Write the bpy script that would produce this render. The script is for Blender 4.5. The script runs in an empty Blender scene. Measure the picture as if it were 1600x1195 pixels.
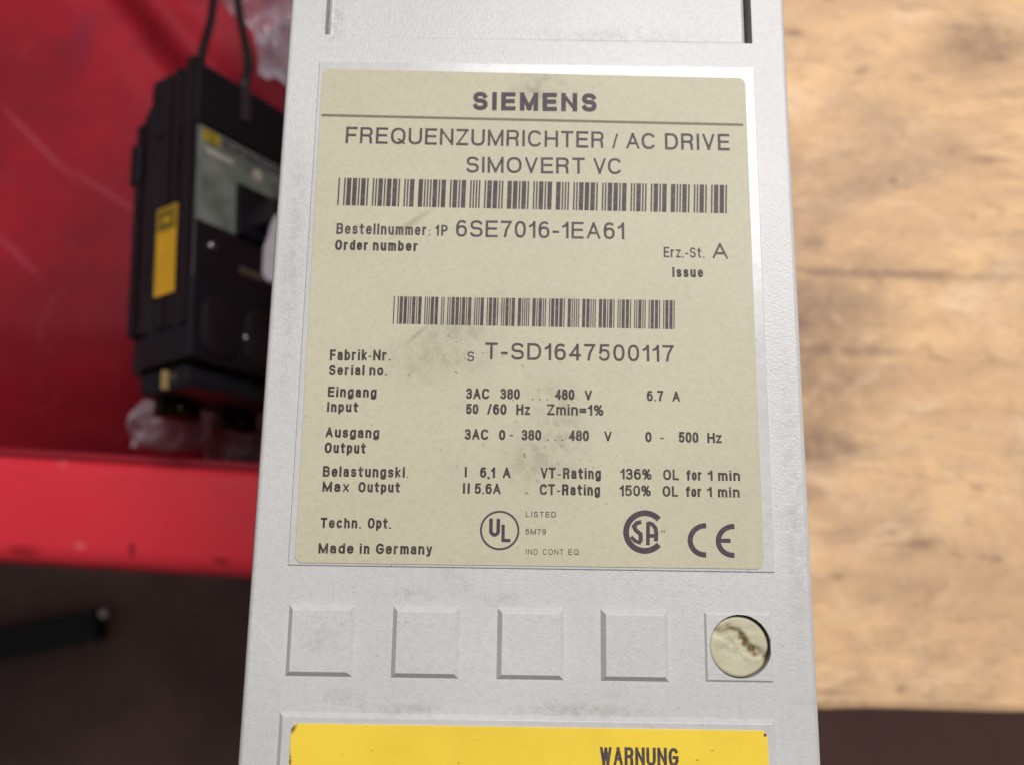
import bpy, bmesh, math, random
from math import sin, cos, pi, radians, atan2, hypot
from mathutils import Vector, Matrix, noise

S = bpy.context.scene
COL = S.collection
# ------------------------------------------------------------------ camera
TILT = radians(11.157); ROLL = 0.0153; FPX = 1383.0
CAM_P = Vector((-0.0036, -0.02858, 0.39491))
CAM_R = Matrix.Rotation(TILT, 3, 'X') @ Matrix.Rotation(ROLL, 3, 'Z')
cam = bpy.data.cameras.new('camera')
cam.sensor_fit = 'HORIZONTAL'; cam.sensor_width = 4.801; cam.lens = 4.15
cam.clip_start = 0.01; cam.clip_end = 30
cam.dof.use_dof = True; cam.dof.focus_distance = 0.1415; cam.dof.aperture_fstop = 2.2
co = bpy.data.objects.new('camera', cam); COL.objects.link(co)
co.matrix_world = Matrix.Translation(CAM_P) @ CAM_R.to_4x4(); S.camera = co

# ------------------------------------------------------------------ world + lamp (indoor light)
w = bpy.data.worlds.new('World'); S.world = w; w.use_nodes = True
bg = w.node_tree.nodes['Background']
bg.inputs[0].default_value = (1.0, 0.93, 0.93, 1); bg.inputs[1].default_value = 0.12

def area(name, loc, target, sx, sy, power, color):
    l = bpy.data.lights.new(name, 'AREA'); l.shape = 'RECTANGLE'; l.size = sx; l.size_y = sy
    l.energy = power; l.color = color
    o = bpy.data.objects.new(name, l); COL.objects.link(o); o.location = loc
    z = (Vector(loc) - Vector(target)).normalized(); x = Vector((1, 0, 0)); x = (x - z * x.dot(z)).normalized()
    o.matrix_world = Matrix.Translation(loc) @ Matrix((x, z.cross(x), z)).transposed().to_4x4()
    return o
area('ceiling_lamp', (0.40, 0.655, 1.45), (0.03, 0.03, 0.25), 1.02, 0.45, 25.5, (1.0, 0.975, 0.97))
S.view_settings.view_transform = 'Standard'; S.view_settings.look = 'None'
S.view_settings.exposure = 0.0; S.view_settings.gamma = 1.0

# ------------------------------------------------------------------ helpers
def ray(u, v):
    return (CAM_R @ Vector(((u - 800) / FPX, -(v - 597.5) / FPX, -1.0)))
def at(u, v, z):
    """point of the photograph (1600 px wide) at a real height z, in metres"""
    d = ray(u, v); t = (z - CAM_P.z) / d.z
    return CAM_P + d * t

def link(o, parent=None):
    COL.objects.link(o)
    if parent: o.parent = parent
    return o
def tag(o, label=None, cat=None, group=None, kind=None):
    if label: o['label'] = label
    if cat: o['category'] = cat
    if group: o['group'] = group
    if kind: o['kind'] = kind
    return o
def empty(name, loc=(0, 0, 0), mat=None):
    o = bpy.data.objects.new(name, None); o.empty_display_size = 0.02; link(o)
    o.matrix_world = mat if mat is not None else Matrix.Translation(loc)
    return o

class MB:
    """collects shapes and builds ONE mesh object; scale converts mm to m"""
    def __init__(s, k=0.001): s.v = []; s.f = []; s.k = k; s.att = None
    def add(s, vs, fs):
        n = len(s.v); s.v += [tuple(c * s.k for c in p) for p in vs]; s.f += [tuple(i + n for i in f) for f in fs]
    def box(s, x0, x1, y0, y1, z0, z1):
        s.add([(x0,y0,z0),(x1,y0,z0),(x1,y1,z0),(x0,y1,z0),(x0,y0,z1),(x1,y0,z1),(x1,y1,z1),(x0,y1,z1)],
              [(0,3,2,1),(4,5,6,7),(0,1,5,4),(1,2,6,5),(2,3,7,6),(3,0,4,7)])
    def loft(s, loops, cap0=True, cap1=True):
        n = len(loops[0]); vs = [p for l in loops for p in l]; fs = []
        for i in range(len(loops) - 1):
            for j in range(n):
                k = (j + 1) % n
                fs.append((i*n+j, i*n+k, (i+1)*n+k, (i+1)*n+j))
        if cap0: fs.append(tuple(reversed(range(n))))
        if cap1: fs.append(tuple((len(loops)-1)*n + j for j in range(n)))
        s.add(vs, fs)
    def rbox(s, x0, x1, y0, y1, z0, z1, r=2.0, c=0.5, seg=4):
        """upright rounded box with its top edge softened by c"""
        def loop(i, z):
            out = []; rr = max(r - i, 0.01)
            for cx, cy, a0 in ((x1-r,y1-r,0),(x0+r,y1-r,90),(x0+r,y0+r,180),(x1-r,y0+r,270)):
                for q in range(seg + 1):
                    a = radians(a0 + 90 * q / seg); out.append((cx + rr*cos(a), cy + rr*sin(a), z))
            return out
        s.loft([loop(0, z0), loop(0, z1 - c), loop(c*0.3, z1 - c*0.3), loop(c, z1)])
    def cyl(s, c, r, z0, z1, seg=24, bev=0.0):
        L = lambda rr, z: [(c[0]+rr*cos(2*pi*i/seg), c[1]+rr*sin(2*pi*i/seg), z) for i in range(seg)]
        s.loft([L(r, z0), L(r, z1-bev), L(r-bev, z1)] if bev else [L(r, z0), L(r, z1)])
    def tube(s, pts, r, seg=10):
        loops = []
        pts = [Vector(p) for p in pts]
        for i, p in enumerate(pts):
            t = (pts[min(i+1, len(pts)-1)] - pts[max(i-1, 0)]).normalized()
            a = t.cross(Vector((0.3, 0.2, 0.93))).normalized(); b = t.cross(a)
            loops.append([tuple(p + a*r*cos(2*pi*j/seg) + b*r*sin(2*pi*j/seg)) for j in range(seg)])
        s.loft(loops)
    def build(s, name, mat, parent=None, smooth=0, off=(0,0,0)):
        me = bpy.data.meshes.new(name)
        me.from_pydata([(p[0]-off[0], p[1]-off[1], p[2]-off[2]) for p in s.v], [], s.f); me.validate()
        bm = bmesh.new(); bm.from_mesh(me)
        bmesh.ops.remove_doubles(bm, verts=bm.verts, dist=1e-6)
        bm.to_mesh(me); bm.free()
        if smooth:
            me.polygons.foreach_set('use_smooth', [True]*len(me.polygons))
            try: me.set_sharp_from_angle(angle=radians(smooth))
            except Exception: pass
        if mat: me.materials.append(mat)
        o = bpy.data.objects.new(name, me); link(o, parent)
        return o

# ------------------------------------------------------------------ materials
class N:
    def __init__(s, name):
        s.m = bpy.data.materials.new(name); s.m.use_nodes = True; s.t = s.m.node_tree
        s.p = s.t.nodes['Principled BSDF']; s.out = s.t.nodes['Material Output']
        s.co = s.t.nodes.new('ShaderNodeTexCoord')
    def n(s, t, **kw):
        x = s.t.nodes.new(t)
        for k, v in kw.items(): setattr(x, k, v)
        return x
    def put(s, sock, v):
        if isinstance(v, bpy.types.NodeSocket): s.t.links.new(v, sock)
        elif isinstance(v, tuple) and len(v) == 3 and sock.type == 'RGBA': sock.default_value = (*v, 1)
        else: sock.default_value = v
    def scaled(s, sc=(1,1,1), rot=(0,0,0), loc=(0,0,0), src='Object'):
        m = s.n('ShaderNodeMapping'); s.put(m.inputs[0], s.co.outputs[src])
        m.inputs['Scale'].default_value = sc; m.inputs['Rotation'].default_value = rot; m.inputs['Location'].default_value = loc
        return m.outputs[0]
    def noise(s, scale, detail=3, rough=0.55, vec=None, dist=0.0):
        x = s.n('ShaderNodeTexNoise'); s.put(x.inputs['Vector'], vec or s.co.outputs['Object'])
        x.inputs['Scale'].default_value = scale; x.inputs['Detail'].default_value = detail
        x.inputs['Roughness'].default_value = rough; x.inputs['Distortion'].default_value = dist
        return x.outputs['Fac']
    def ramp(s, v, a, b, lo=0.0, hi=1.0):
        x = s.n('ShaderNodeMapRange', interpolation_type='SMOOTHSTEP'); s.put(x.inputs['Value'], v)
        x.inputs['From Min'].default_value = a; x.inputs['From Max'].default_value = b
        x.inputs['To Min'].default_value = lo; x.inputs['To Max'].default_value = hi
        return x.outputs['Result']
    def math(s, op, a, b=0.0):
        x = s.n('ShaderNodeMath', operation=op); s.put(x.inputs[0], a); s.put(x.inputs[1], b); return x.outputs[0]
    def mix(s, f, a, b):
        x = s.n('ShaderNodeMix', data_type='RGBA'); s.put(x.inputs['Factor'], f); s.put(x.inputs[6], a); s.put(x.inputs[7], b)
        return x.outputs[2]
    def blob(s, c, r, soft=1.0, stretch=(1,1), ang=0.0):
        """1 inside an ellipse round c (metres, object space), fading to 0"""
        m = s.n('ShaderNodeVectorMath', operation='SUBTRACT'); s.put(m.inputs[0], s.co.outputs['Object']); m.inputs[1].default_value = (c[0], c[1], 0)
        k = s.n('ShaderNodeMapping'); s.put(k.inputs[0], m.outputs[0]); k.inputs['Rotation'].default_value = (0,0,-ang)
        k2 = s.n('ShaderNodeVectorMath', operation='MULTIPLY'); s.put(k2.inputs[0], k.outputs[0]); k2.inputs[1].default_value = (1/stretch[0], 1/stretch[1], 0)
        l = s.n('ShaderNodeVectorMath', operation='LENGTH'); s.put(l.inputs[0], k2.outputs[0])
        return s.ramp(l.outputs['Value'], r*(1-soft), r, 1.0, 0.0)
    def bump(s, h, dist, strength=1.0):
        b = s.n('ShaderNodeBump'); s.put(b.inputs['Height'], h); b.inputs['Distance'].default_value = dist; b.inputs['Strength'].default_value = strength
        s.put(s.p.inputs['Normal'], b.outputs[0]); return b
    def set(s, color=None, rough=None, **kw):
        if color is not None: s.put(s.p.inputs['Base Color'], color)
        if rough is not None: s.put(s.p.inputs['Roughness'], rough)
        for k, v in kw.items(): s.put(s.p.inputs[k.replace('_', ' ')], v)
        return s.m

def simple(name, color, rough=0.5, var=0.15, scale=200.0, bump=0.0, bscale=800.0, **kw):
    n = N(name); f = n.ramp(n.noise(scale, 4), 0.3, 0.7)
    c2 = tuple(c * (1 - var) for c in color)
    n.set(n.mix(f, color, c2), rough, **kw)
    if bump: n.bump(n.noise(bscale, 3), bump)
    return n.m

def m_housing(smooth=False):
    n = N('bed_plastic' if smooth else 'housing_plastic')
    base = n.mix(n.ramp(n.noise(28, 3), 0.3, 0.7), (0.582, 0.576, 0.566), (0.535, 0.529, 0.520))
    base = n.mix(n.ramp(n.noise(900, 2), 0.35, 0.7, 0, 0.16), base, (0.36, 0.35, 0.33))
    specks = n.math('MULTIPLY', n.ramp(n.noise(2100, 1, 0.3), 0.72, 0.77), n.ramp(n.noise(90, 2), 0.40, 0.6))
    base = n.mix(n.math('MULTIPLY', specks, 0.42), base, (0.12, 0.10, 0.085))
    grime = n.math('MULTIPLY', n.ramp(n.noise(75, 5, 0.7, dist=1.0), 0.58, 0.78), 0.30)
    base = n.mix(grime, base, (0.33, 0.30, 0.25))
    for cx, cy, rr, st, an, k in ((-0.0195, -.0345, .0075, (1.2,.25), 0, .25), (-0.0045, -.0350, .0060, (1,.3), 0, .22), (-0.020, -.0520, .009, (1.2,.16), 0, .35), (0.008, -.0518, .012, (1.3,.14), 0, .35),
                                  (-0.029, -.0505, .006, (1,.35), 0, .3), (-0.0335, -.0415, .004, (1,1), 0, .25), (-0.037, .066, .005, (.6,1.3), 0, .4), (0.016, .064, .02, (1.4,.12), 0, .3), (-0.0415, .02, .02, (.12,1.6), 0, .28), (0.0425, -.02, .022, (.12,1.6), 0, .28)):
        base = n.mix(n.math('MULTIPLY', n.math('MULTIPLY', n.blob((cx, cy), rr, 1.0, st, an), k), n.ramp(n.noise(450, 5, .75), .38, .62)), base, (0.25, 0.22, 0.17))
    if smooth:
        n.set(base, n.ramp(n.noise(300, 2), 0.3, 0.7, 0.20, 0.26)); n.bump(n.noise(260, 2), 0.00002)
    else:
        n.set(base, 0.40, Specular_IOR_Level=0.55)
        n.bump(n.noise(2700, 2, 0.5, vec=n.scaled((1.15, 0.9, 1))), 0.00007, 0.85)
    return n.m
M_HOUSE = m_housing(); M_BED = m_housing(True)

def m_label():
    n = N('label_film')
    c = n.mix(n.ramp(n.noise(22, 3), 0.3, 0.7), (0.548, 0.518, 0.375), (0.505, 0.474, 0.340))
    c = n.mix(n.ramp(n.noise(1300, 2), 0.35, 0.75, 0, 0.13), c, (0.25, 0.24, 0.17))
    # soft rubbed smudges
    sm = None
    for cx, cy, r, st, a, k in ((0.0005, 0.053, 0.0085, (1.0, 0.8), 0, 0.55), (-0.0125, 0.0085, 0.013, (1.3, 0.5), 0.45, 0.42),
                                (-0.016, 0.004, 0.009, (1.6, 0.7), 0.1, 0.45), (0.004, -0.008, 0.012, (0.6, 1.3), 0.15, 0.45),
                                (0.0005, -0.0125, 0.008, (1.0, 1.0), 0, 0.45), (-0.005, 0.012, 0.012, (1.6, .35), 0.2, 0.35)):
        b = n.math('MULTIPLY', n.blob((cx, cy), r, 1.0, st, a), k); sm = b if sm is None else n.math('MAXIMUM', sm, b)
    tex = n.ramp(n.noise(420, 5, 0.75, vec=n.scaled((1, .8, 1), (0, 0, .5))), 0.40, 0.66, 0.25, 1.1)
    c = n.mix(n.math('MULTIPLY', n.math('MULTIPLY', sm, 0.85), tex), c, (0.17, 0.145, 0.10))
    # scattered dirt grains, denser in the middle
    sp = n.ramp(n.noise(1000, 2, 0.5), 0.69, 0.745)
    near = n.math('MAXIMUM', n.blob((0.0035, -0.012), 0.026, 1.0, (0.8, 1.1)), n.math('MULTIPLY', n.ramp(n.noise(60, 2), .5, .7), 0.6))
    near = n.math('MAXIMUM', near, n.blob((-0.0135, 0.004), 0.012, 1.0, (1.6, .7)))
    c = n.mix(n.math('MULTIPLY', sp, n.math('MULTIPLY', near, 0.7)), c, (0.10, 0.085, 0.065))
    c = n.mix(n.math('MULTIPLY', n.blob((-0.0215, 0.0275), 0.0045, 1.0, (1.5, .22), 0.65), 0.55), c, (0.27, 0.25, 0.14))
    c = n.mix(n.math('MULTIPLY', n.blob((-0.0195, 0.0080), 0.0035, 1.0, (1.2, .18), 0.75), 0.5), c, (0.24, 0.22, 0.14))
    n.set(c, 0.55, Specular_IOR_Level=0.35); n.bump(n.noise(1500, 2), 0.00003)
    return n.m
M_LABEL = m_label()
def m_ink(name, c, c2):
    n = N(name); n.set(n.mix(n.ramp(n.noise(1300, 3, 0.6), 0.42, 0.72, 0, 0.5), c, c2), 0.55, Specular_IOR_Level=0.3); return n.m
M_INK = m_ink('print_ink', (0.060, 0.046, 0.050), (0.17, 0.14, 0.12))
M_INKBOLD = m_ink('bold_print_ink', (0.060, 0.042, 0.054), (0.10, 0.08, 0.08))
M_INKSMALL = m_ink('small_print_ink', (0.035, 0.026, 0.026), (0.16, 0.14, 0.11))
M_INKGREY = m_ink('grey_print_ink', (0.105, 0.08, 0.075), (0.24, 0.21, 0.16))
M_RULE = m_ink('rule_ink', (0.17, 0.145, 0.105), (0.25, 0.22, 0.16))

def m_yellow():
    n = N('warning_film')
    c = n.mix(n.ramp(n.noise(60, 3), .3, .7), (0.87, 0.63, 0.055), (0.79, 0.565, 0.045))
    sp = n.ramp(n.noise(800, 2), .70, .75); c = n.mix(n.math('MULTIPLY', sp, .6), c, (.2, .12, .02))
    edge = n.math('MAXIMUM', n.blob((-0.0372, -0.0545), 0.0016, .6), n.blob((-0.0373, -0.060), 0.0030, .5, (.35, 1)))
    edge = n.math('MAXIMUM', edge, n.blob((0.0362, -0.0548), 0.0004, .6))
    edge = n.math('MULTIPLY', edge, n.ramp(n.noise(900, 3), .38, .55))
    c = n.mix(edge, c, (0.10, 0.05, 0.025))
    n.set(c, .42); n.bump(n.noise(900, 2), .00003); return n.m

# ------------------------------------------------------------------ stroke lettering
def a_(cx, cy, rx, ry, d0, d1, n=12):
    out = []
    for i in range(n + 1):
        t = radians(d0 + (d1 - d0) * i / n); c_, s_ = cos(t), sin(t); e = 2 / 2.35
        out.append((cx + rx * math.copysign(abs(c_) ** e, c_), cy + ry * math.copysign(abs(s_) ** e, s_)))
    return out
XH = 0.74
def el(cx=.5, cy=XH/2, rx=.5, ry=XH/2): return a_(cx, cy, rx, ry, 0, 360, 24)
def ess(h):
    return a_(.5, .755*h, .46, .245*h, 22, 270, 14)[:-1] + a_(.5, .262*h, .5, .262*h, 90, -158, 14)[0:]
G = {
 'A': (.72, [[(0,0),(.5,1),(1,0)], [(.19,.32),(.81,.32)]]),
 'B': (.66, [[(.55,.53),(0,.53),(0,1),(.55,1)]+a_(.55,.765,.38,.235,90,-90)+[(.55,.53)]+a_(.58,.265,.42,.265,90,-90)+[(0,0),(0,.53)]]),
 'C': (.72, [a_(.52,.5,.52,.5,42,318,20)]),
 'D': (.70, [[(0,0),(0,1),(.45,1)]+a_(.45,.5,.55,.5,90,-90,16)+[(.45,0),(0,0)]]),
 'E': (.60, [[(1,1),(0,1),(0,0),(1,0)], [(0,.52),(.92,.52)]]),
 'F': (.56, [[(1,1),(0,1),(0,0)], [(0,.5),(.88,.5)]]),
 'G': (.76, [a_(.52,.5,.5,.5,42,325,20)+[(1,.22),(1,.47),(.58,.47)]]),
 'H': (.70, [[(0,0),(0,1)], [(1,0),(1,1)], [(0,.52),(1,.52)]]),
 'I': (0, [[(.5,0),(.5,1)]]),
 'L': (.54, [[(0,1),(0,0),(1,0)]]),
 'M': (.84, [[(0,0),(0,1),(.5,.03),(1,1),(1,0)]]),
 'N': (.70, [[(0,0),(0,1),(1,0),(1,1)]]),
 'O': (.78, [a_(.5,.5,.5,.5,0,360,28)]),
 'P': (.62, [[(0,0),(0,1),(.55,1)]+a_(.55,.73,.45,.27,90,-90)+[(0,.46)]]),
 'Q': (.78, [a_(.5,.5,.5,.5,0,360,28), [(.58,.26),(1.0,-.02)]]),
 'R': (.66, [[(0,0),(0,1),(.58,1)]+a_(.58,.745,.38,.255,90,-90)+[(0,.49)], a_(.55,.20,.36,.29,90,0,6)+[(.93,0)]]),
 'S': (.64, [ess(1)]),
 'T': (.62, [[(0,1),(1,1)], [(.5,1),(.5,0)]]),
 'U': (.70, [[(0,1),(0,.34)]+a_(.5,.34,.5,.34,180,360,14)+[(1,1)]]),
 'V': (.66, [[(0,1),(.5,0),(1,1)]]),
 'W': (.96, [[(0,1),(.27,0),(.5,.95),(.73,0),(1,1)]]),
 'Z': (.60, [[(0,1),(1,1),(0,0),(1,0)]]),
 'a': (.50, [a_(.48,.54,.44,.20,160,0,8)+[(.92,.14),(1.02,0)], a_(.44,.21,.42,.21,60,-60+360,14) + [(.92,.18)], [(.92,.44),(.5,.42)]]),
 'b': (.52, [[(0,0),(0,1)], el()]),
 'c': (.50, [a_(.52,XH/2,.5,XH/2,45,315,16)]),
 'd': (.52, [[(1,0),(1,1)], el()]),
 'e': (.52, [[(.02,.39),(1,.39)]+a_(.5,XH/2,.5,XH/2,5,318,18)]),
 'f': (.38, [[(.38,0),(.38,.8)]+a_(.95,.8,.57,.2,180,95,5), [(0,.72),(.95,.72)]]),
 'g': (.52, [el(), [(1,XH),(1,-.05)]+a_(.5,-.05,.5,.2,0,-150,8)]),
 'h': (.50, [[(0,0),(0,1)], [(0,.46)]+a_(.5,.46,.5,.28,180,0,8)+[(1,0)]]),
 'i': (0, [[(.5,0),(.5,XH)], [(.5,.95),(.5,1.13)]]),
 'k': (.48, [[(0,0),(0,1)], [(.95,XH),(.02,.28)], [(.32,.44),(1,0)]]),
 'l': (0, [[(.5,0),(.5,1)]]),
 'm': (.82, [[(0,0),(0,XH)], [(0,.46)]+a_(.25,.46,.25,.28,180,0,8)+[(.5,0)], [(.5,.46)]+a_(.75,.46,.25,.28,180,0,8)+[(1,0)]]),
 'n': (.50, [[(0,0),(0,XH)], [(0,.46)]+a_(.5,.46,.5,.28,180,0,8)+[(1,0)]]),
 'o': (.52, [el()]),
 'p': (.52, [[(0,-.26),(0,XH)], el()]),
 'r': (.34, [[(0,0),(0,XH)], [(0,.42)]+a_(.8,.42,.8,.31,180,90,6)]),
 's': (.46, [ess(XH)]),
 't': (.40, [[(.4,.97),(.4,.18)]+a_(.9,.18,.5,.18,180,265,5), [(0,.72),(1,.72)]]),
 'u': (.50, [[(0,XH),(0,.28)]+a_(.5,.28,.5,.28,180,360,8), [(1,XH),(1,0)]]),
 'x': (.50, [[(0,XH),(1,0)], [(1,XH),(0,0)]]),
 'y': (.50, [[(0,XH),(.53,.0)], [(1,XH),(.45,-.2),(.08,-.25)]]),
 'z': (.46, [[(0,XH),(1,XH),(0,0),(1,0)]]),
 '0': (.54, [a_(.5,.5,.5,.5,0,360,28)]),
 '1': (.26, [[(0,.74),(.5,.80),(1,1),(1,0)]]),
 '3': (.54, [a_(.48,.755,.45,.245,158,-60,12)+[(.42,.52)], [(.42,.52)]+a_(.48,.27,.5,.27,65,-158,14)]),
 '4': (.56, [[(.78,0),(.78,1),(0,.28),(1,.28)]]),
 '5': (.54, [[(.92,1),(.16,1),(.06,.48)]+a_(.48,.33,.5,.33,130,-150,16)]),
 '6': (.54, [a_(.52,.32,.48,.32,0,360,22), a_(.55,.5,.54,.5,60,190,10)]),
 '7': (.54, [[(0,1),(1,1),(.52,.45),(.38,0)]]),
 '8': (.54, [a_(.5,.765,.44,.235,0,360,20), a_(.5,.27,.5,.27,0,360,20)]),
 '9': (.54, [a_(.48,.68,.48,.32,0,360,22), a_(.45,.5,.54,.5,-120,10,10)]),
 '.': (0, [[(.5,-.02),(.5,.10)]]), ',': (0, [[(.5,.08),(.5,-.14)]]),
 ':': (0, [[(.5,-.02),(.5,.10)], [(.5,.5),(.5,.62)]]),
 '-': (.26, [[(-.1,.36),(1.1,.36)]]), '/': (.34, [[(0,-.02),(1,1.02)]]),
 '=': (.5, [[(0,.3),(1,.3)], [(0,.58),(1,.58)]]),
 '%': (.80, [a_(.2,.76,.2,.24,0,360,16), a_(.8,.24,.2,.24,0,360,16), [(.78,1),(.22,0)]]),
}
_zi = [0]
def stroke(mb, pts, sw, z, box=None, tf=None, cap=False):
    """one even stroke as a flat mitred strip"""
    P = [pts[0]]
    for p in pts[1:]:
        if hypot(p[0]-P[-1][0], p[1]-P[-1][1]) > 1e-4: P.append(p)
    if len(P) < 2: return
    closed = hypot(P[0][0]-P[-1][0], P[0][1]-P[-1][1]) < 1e-3 and len(P) > 3
    if closed: P = P[:-1]
    elif cap:
        for i0, i1 in ((0, 1), (-1, -2)):
            d = (P[i0][0]-P[i1][0], P[i0][1]-P[i1][1]); l = hypot(*d); P[i0] = (P[i0][0]+d[0]/l*sw*.5, P[i0][1]+d[1]/l*sw*.5)
    n = len(P); L = []; Rr = []
    for i in range(n):
        if closed: a, b, c = P[i-1], P[i], P[(i+1) % n]
        else: a, b, c = P[max(i-1, 0)], P[i], P[min(i+1, n-1)]
        d1 = (b[0]-a[0], b[1]-a[1]); d2 = (c[0]-b[0], c[1]-b[1])
        if hypot(*d1) < 1e-9: d1 = d2
        if hypot(*d2) < 1e-9: d2 = d1
        u1 = (d1[0]/hypot(*d1), d1[1]/hypot(*d1)); u2 = (d2[0]/hypot(*d2), d2[1]/hypot(*d2))
        nx, ny = -(u1[1]+u2[1]), (u1[0]+u2[0]); l = hypot(nx, ny)
        if l < 1e-6: nx, ny, l = -u1[1], u1[0], 1
        nx, ny = nx/l, ny/l
        dot = max(nx * -u1[1] + ny * u1[0], 0.30)
        h = sw / 2 / dot
        L.append((b[0]+nx*h, b[1]+ny*h)); Rr.append((b[0]-nx*h, b[1]-ny*h))
    if box: L, Rr = ([(min(max(x, box[0]), box[1]), min(max(y, box[2]), box[3])) for x, y in q] for q in (L, Rr))
    if tf: L, Rr = [tf(p) for p in L], [tf(p) for p in Rr]
    base = len(L); fs = []
    m = n if closed else n - 1
    for i in range(m):
        j = (i + 1) % n; fs.append((i + base, j + base, j, i))
    mb.add([(p[0], p[1], z + i*.0004) for i, p in enumerate(L)] + [(p[0], p[1], z + i*.0004) for i, p in enumerate(Rr)], fs)

def word(mb, s, x0, y0, x1, y1, H, sw, z, gap=.17):
    """letters of s from the left edge (x0,y0) to the right edge (x1,y1) of the base line, cap height H, mm"""
    W = [G[c][0] if c != ' ' else .3 for c in s]
    base = sum(W); ns = len(s)
    total = hypot(x1-x0, y1-y0)
    sc = (total - ns*sw) / max(base + gap*(ns-1), 1e-6) if ns > 1 or base > 0 else 0.0
    ca, sa = (x1-x0)/total, (y1-y0)/total
    x = 0.0
    for c, wd in zip(s, W):
        if c != ' ':
            ww = wd * sc
            for st in G[c][1]:
                pts = []
                for px_, py_ in st:
                    X = x + sw/2 + px_*ww if wd else x + sw/2
                    Y = sw/2 + py_*(H - sw) if c not in '.,:' else py_*H + sw*.1
                    pts.append((X, Y))
                _zi[0] = (_zi[0] + 1) % 12
                ys_ = [p[1] for p in pts]; cap = not (c in '.,:' or (c == 'i' and st is G['i'][1][1])); h_ = sw/2 if cap else 0
                runs = [[pts[0]]]                       # break the stroke where it turns back sharply
                for i in range(1, len(pts)):
                    runs[-1].append(pts[i])
                    if i < len(pts)-1:
                        a = (pts[i][0]-pts[i-1][0], pts[i][1]-pts[i-1][1]); b = (pts[i+1][0]-pts[i][0], pts[i+1][1]-pts[i][1])
                        la, lb = hypot(*a), hypot(*b)
                        if la*lb > 1e-9 and (a[0]*b[0]+a[1]*b[1])/(la*lb) < -.3: runs.append([pts[i]])
                for q, run in enumerate(runs):
                    stroke(mb, run, sw, z + _zi[0]*0.003 + q*.0013, (x, x + ww + sw, min(ys_) - h_, max(ys_) + h_), lambda p: (x0 + p[0]*ca - p[1]*sa, y0 + p[0]*sa + p[1]*ca), cap)
        x += wd*sc + sw + gap*sc

FZ = 250.0                                    # height of the face above the bench, mm
def fm(u, v):
    p = at(u, v, FZ/1000); return p.x*1000, p.y*1000
def text_px(mb, s, u0, v0, u1, v1, cap, swpx, z, gap=.17):
    a = fm(u0, v0); b = fm(u1, v1); c = fm(u0, v0 - cap)
    k = (c[1]-a[1]) / cap
    word(mb, s, a[0], a[1], b[0], b[1], cap*k, swpx*k, z, gap)

# ------------------------------------------------------------------ the device
dev = empty('frequency_converter')
tag(dev, 'upright light grey plastic drive unit with a beige data label and a yellow warning label', 'drive unit')
X0, X1, Y0, Y1 = -45.0, 45.0, -86.0, 330.0
def ring_to_circle(mb, x0, x1, y0, y1, c, r, z, seg=32):
    sq = []; ci = []
    for i in range(seg):
        a = 2*pi*i/seg + pi/seg*0
        dx, dy = cos(a), sin(a)
        tx = ((x1-c[0]) if dx > 0 else (x0-c[0])) / dx if abs(dx) > 1e-9 else 1e9
        ty = ((y1-c[1]) if dy > 0 else (y0-c[1])) / dy if abs(dy) > 1e-9 else 1e9
        t = min(tx, ty); sq.append((c[0]+dx*t, c[1]+dy*t, z)); ci.append((c[0]+dx*r, c[1]+dy*r, z))
    mb.add(sq + ci, [(i, (i+1) % seg, seg+(i+1) % seg, seg+i) for i in range(seg)])
    # the four corner triangles
    for X, Y in ((x0,y0),(x1,y0),(x1,y1),(x0,y1)):
        ang = atan2(Y-c[1], X-c[0]) % (2*pi); i = int(ang/(2*pi/seg)) % seg
        p, q = sq[i], sq[(i+1) % seg]
        if hypot(p[0]-X, p[1]-Y) > 1e-3 and hypot(q[0]-X, q[1]-Y) > 1e-3: mb.add([p, (X, Y, z), q], [(0, 1, 2)])
HC = (33.0, -41.8); HR = 4.9
h = MB()
RX0, RX1, RY0, RY1, RD = -38.4, 38.9, 63.0, 190.0, 4.2
sx0, sx1, sy0, sy1 = 27.4, 38.1, -47.2, -36.6
e = 0.9                                       # softened long edges
xs = [X0+e, RX0, sx0, sx1, RX1, X1-e]; ys = [Y0+e, sy0, sy1, RY0, RY1, Y1-e]
for i in range(len(xs)-1):
    for j in range(len(ys)-1):
        a, b, c_, d = xs[i], xs[i+1], ys[j], ys[j+1]
        if RX0 <= a and b <= RX1 and RY0 <= c_ and d <= RY1: continue
        if a == sx0 and c_ == sy0: ring_to_circle(h, a, b, c_, d, HC, HR, FZ); continue
        h.add([(a,c_,FZ),(b,c_,FZ),(b,d,FZ),(a,d,FZ)], [(0,1,2,3)])
# hole wall and bottom
L = lambda r, z: [(HC[0]+r*cos(2*pi*i/32), HC[1]+r*sin(2*pi*i/32), z) for i in range(32)]
h.loft([L(HR, FZ), L(HR, FZ-9)], cap0=False, cap1=True)
# a flush cover panel in the upper part, with a shallow groove on its left and a deep slot on its right
GL, GR = -37.35, 37.45
def pocket(x0, x1, y0, y1, dep, slope=0.05):
    o4 = [(x0,y0,FZ),(x1,y0,FZ),(x1,y1,FZ),(x0,y1,FZ)]
    i4 = [(x0+slope,y0+slope,FZ-dep),(x1-slope,y0+slope,FZ-dep),(x1-slope,y1-slope,FZ-dep),(x0+slope,y1-slope,FZ-dep)]
    h.add(o4+i4, [(0,1,5,4),(1,2,6,5),(2,3,7,6),(3,0,4,7),(4,5,6,7)])
pocket(RX0, GL, RY0+.5, RY1, 2.6)
h.add([(RX0,RY0,FZ),(GL,RY0,FZ),(GL,RY0+.5,FZ),(RX0,RY0+.5,FZ)], [(0,1,2,3)])
pocket(GR, RX1, RY0-.0, RY1, 20)
pocket(GL, GR, RY0, RY1, .18, .35)
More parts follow.
